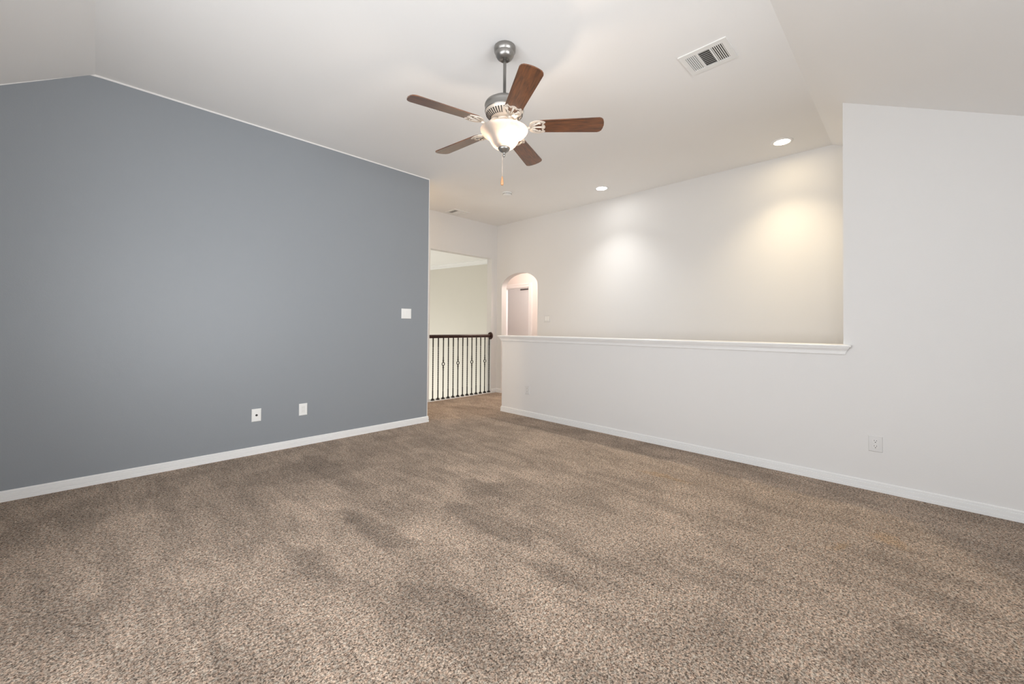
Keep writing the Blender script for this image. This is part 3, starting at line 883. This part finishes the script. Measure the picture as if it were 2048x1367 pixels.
def duplex(parent):
    for z in (-0.0195, 0.0195):
        bm = bm_new()
        add_prism(bm, [(0.0172 * math.copysign(min(1, abs(math.cos(t)) * 1.18), math.cos(t)), z + 0.0145 * math.copysign(min(1, abs(math.sin(t)) * 1.25), math.sin(t))) for t in [2 * math.pi * i / 24 + 0.05 for i in range(24)]], 'y', -0.0082, -0.0058)
        s = obj('socket', bm, plain('socket_white', (0.74, 0.73, 0.72), 0.4), parent)
        bm = bm_new(); add_box(bm, -0.0078, -0.0054, -0.0086, -0.0078, z + 0.0005, z + 0.0095); obj('slot', bm, SLOT, s)
        bm = bm_new(); add_box(bm, 0.0054, 0.0078, -0.0086, -0.0078, z + 0.0005, z + 0.0095); obj('slot', bm, SLOT, s)
        bm = bm_new(); add_lathe(bm, [(0.0032, -0.0078), (0.0032, -0.0086), (0, -0.0086)], 10, (0, 0, z - 0.0075), axis='y'); obj('ground_hole', bm, SLOT, s)
    screws(parent, (0,))


FACE_B = (0, 0, 0)               # on the blue wall, facing -Y
FACE_R = (0, 0, -math.pi / 2)    # on walls facing -X
t = thing('light_switch', 'white two-gang rocker light switch on the slate blue wall near its right edge', 'light switch', (2.604, YB, 1.3435), FACE_B)
plate_mesh(0.132, 0.119, PLAST, t); rocker(t, -0.023, 1); rocker(t, 0.023, -1); screws(t, (-0.0485, 0.0485), (-0.023, 0.023))

t = thing('cable_plate', 'white wall plate with a dark cable port low on the slate blue wall', 'wall plate', (1.0487, YB, 0.3590), FACE_B)
plate_mesh(0.077, 0.117, PLAST, t); screws(t, (-0.042, 0.042))
bm = bm_new(); add_lathe(bm, [(0.0095, -0.0060), (0.0095, -0.0085), (0.0065, -0.0085), (0.0065, -0.012), (0.0045, -0.0125), (0, -0.0125)], 16, (0, 0, 0), axis='y'); obj('cable_port', bm, SLOT, t)

t = thing('power_outlet', 'white power outlet low on the slate blue wall, right one of the pair', 'power outlet', (1.454, YB, 0.3565), FACE_B)
plate_mesh(0.077, 0.117, PLAST, t)
bm = bm_new(); add_box(bm, -0.0168, 0.0168, -0.0078, -0.0058, -0.0335, 0.0335); k = obj('socket', bm, plain('socket_white_face', (0.78, 0.78, 0.76), 0.4), t)
SLOTG = plain('slot_grey', (0.45, 0.45, 0.43), 0.6)
for z in (-0.018, 0.018):
    for x in (-0.0058, 0.0058):
        bm = bm_new(); add_box(bm, x - 0.0008, x + 0.0008, -0.0082, -0.0074, z, z + 0.007); obj('slot', bm, SLOTG, k)
screws(t, (-0.0485, 0.0485))

PAINTED = plain('plate_white_satin', (0.70, 0.695, 0.688), 0.4)
t = thing('power_outlet', 'white duplex power outlet low on the grey-white wall at the far right', 'power outlet', (XR, 0.198, 0.3480), FACE_R)
plate_mesh(0.080, 0.116, PAINTED, t); duplex(t)
dup(t, (XR, 3.680, 0.3535), FACE_R, 'small white duplex power outlet low on the half wall close to its far end')

t = thing('light_switch', 'white light switch on the hall wall just right of the arch', 'light switch', (XH, 4.254, 1.338), FACE_R)
plate_mesh(0.128, 0.119, PAINTED, t); rocker(t, -0.023, 1); rocker(t, 0.023, -1); screws(t, (-0.0485, 0.0485), (-0.023, 0.023))

# dark slotted strip at the top of the wall in the room past the lobby door
t = thing('wall_dark_strip', 'narrow dark slotted strip high up inside the doorway behind the arch', 'grille', (7.0, 6.45, 2.078), FACE_R)
bm = bm_new(); add_box(bm, -0.15, 0.15, -0.010, 0, -0.017, 0.017); obj('frame', bm, plain('strip_taupe', (0.30, 0.25, 0.24), 0.5), t)
for k in range(3):
    bm = bm_new(); add_box(bm, -0.135, 0.135, -0.012, -0.010, -0.012 + k * 0.009, -0.0065 + k * 0.009); obj('slot', bm, SLOT, t)
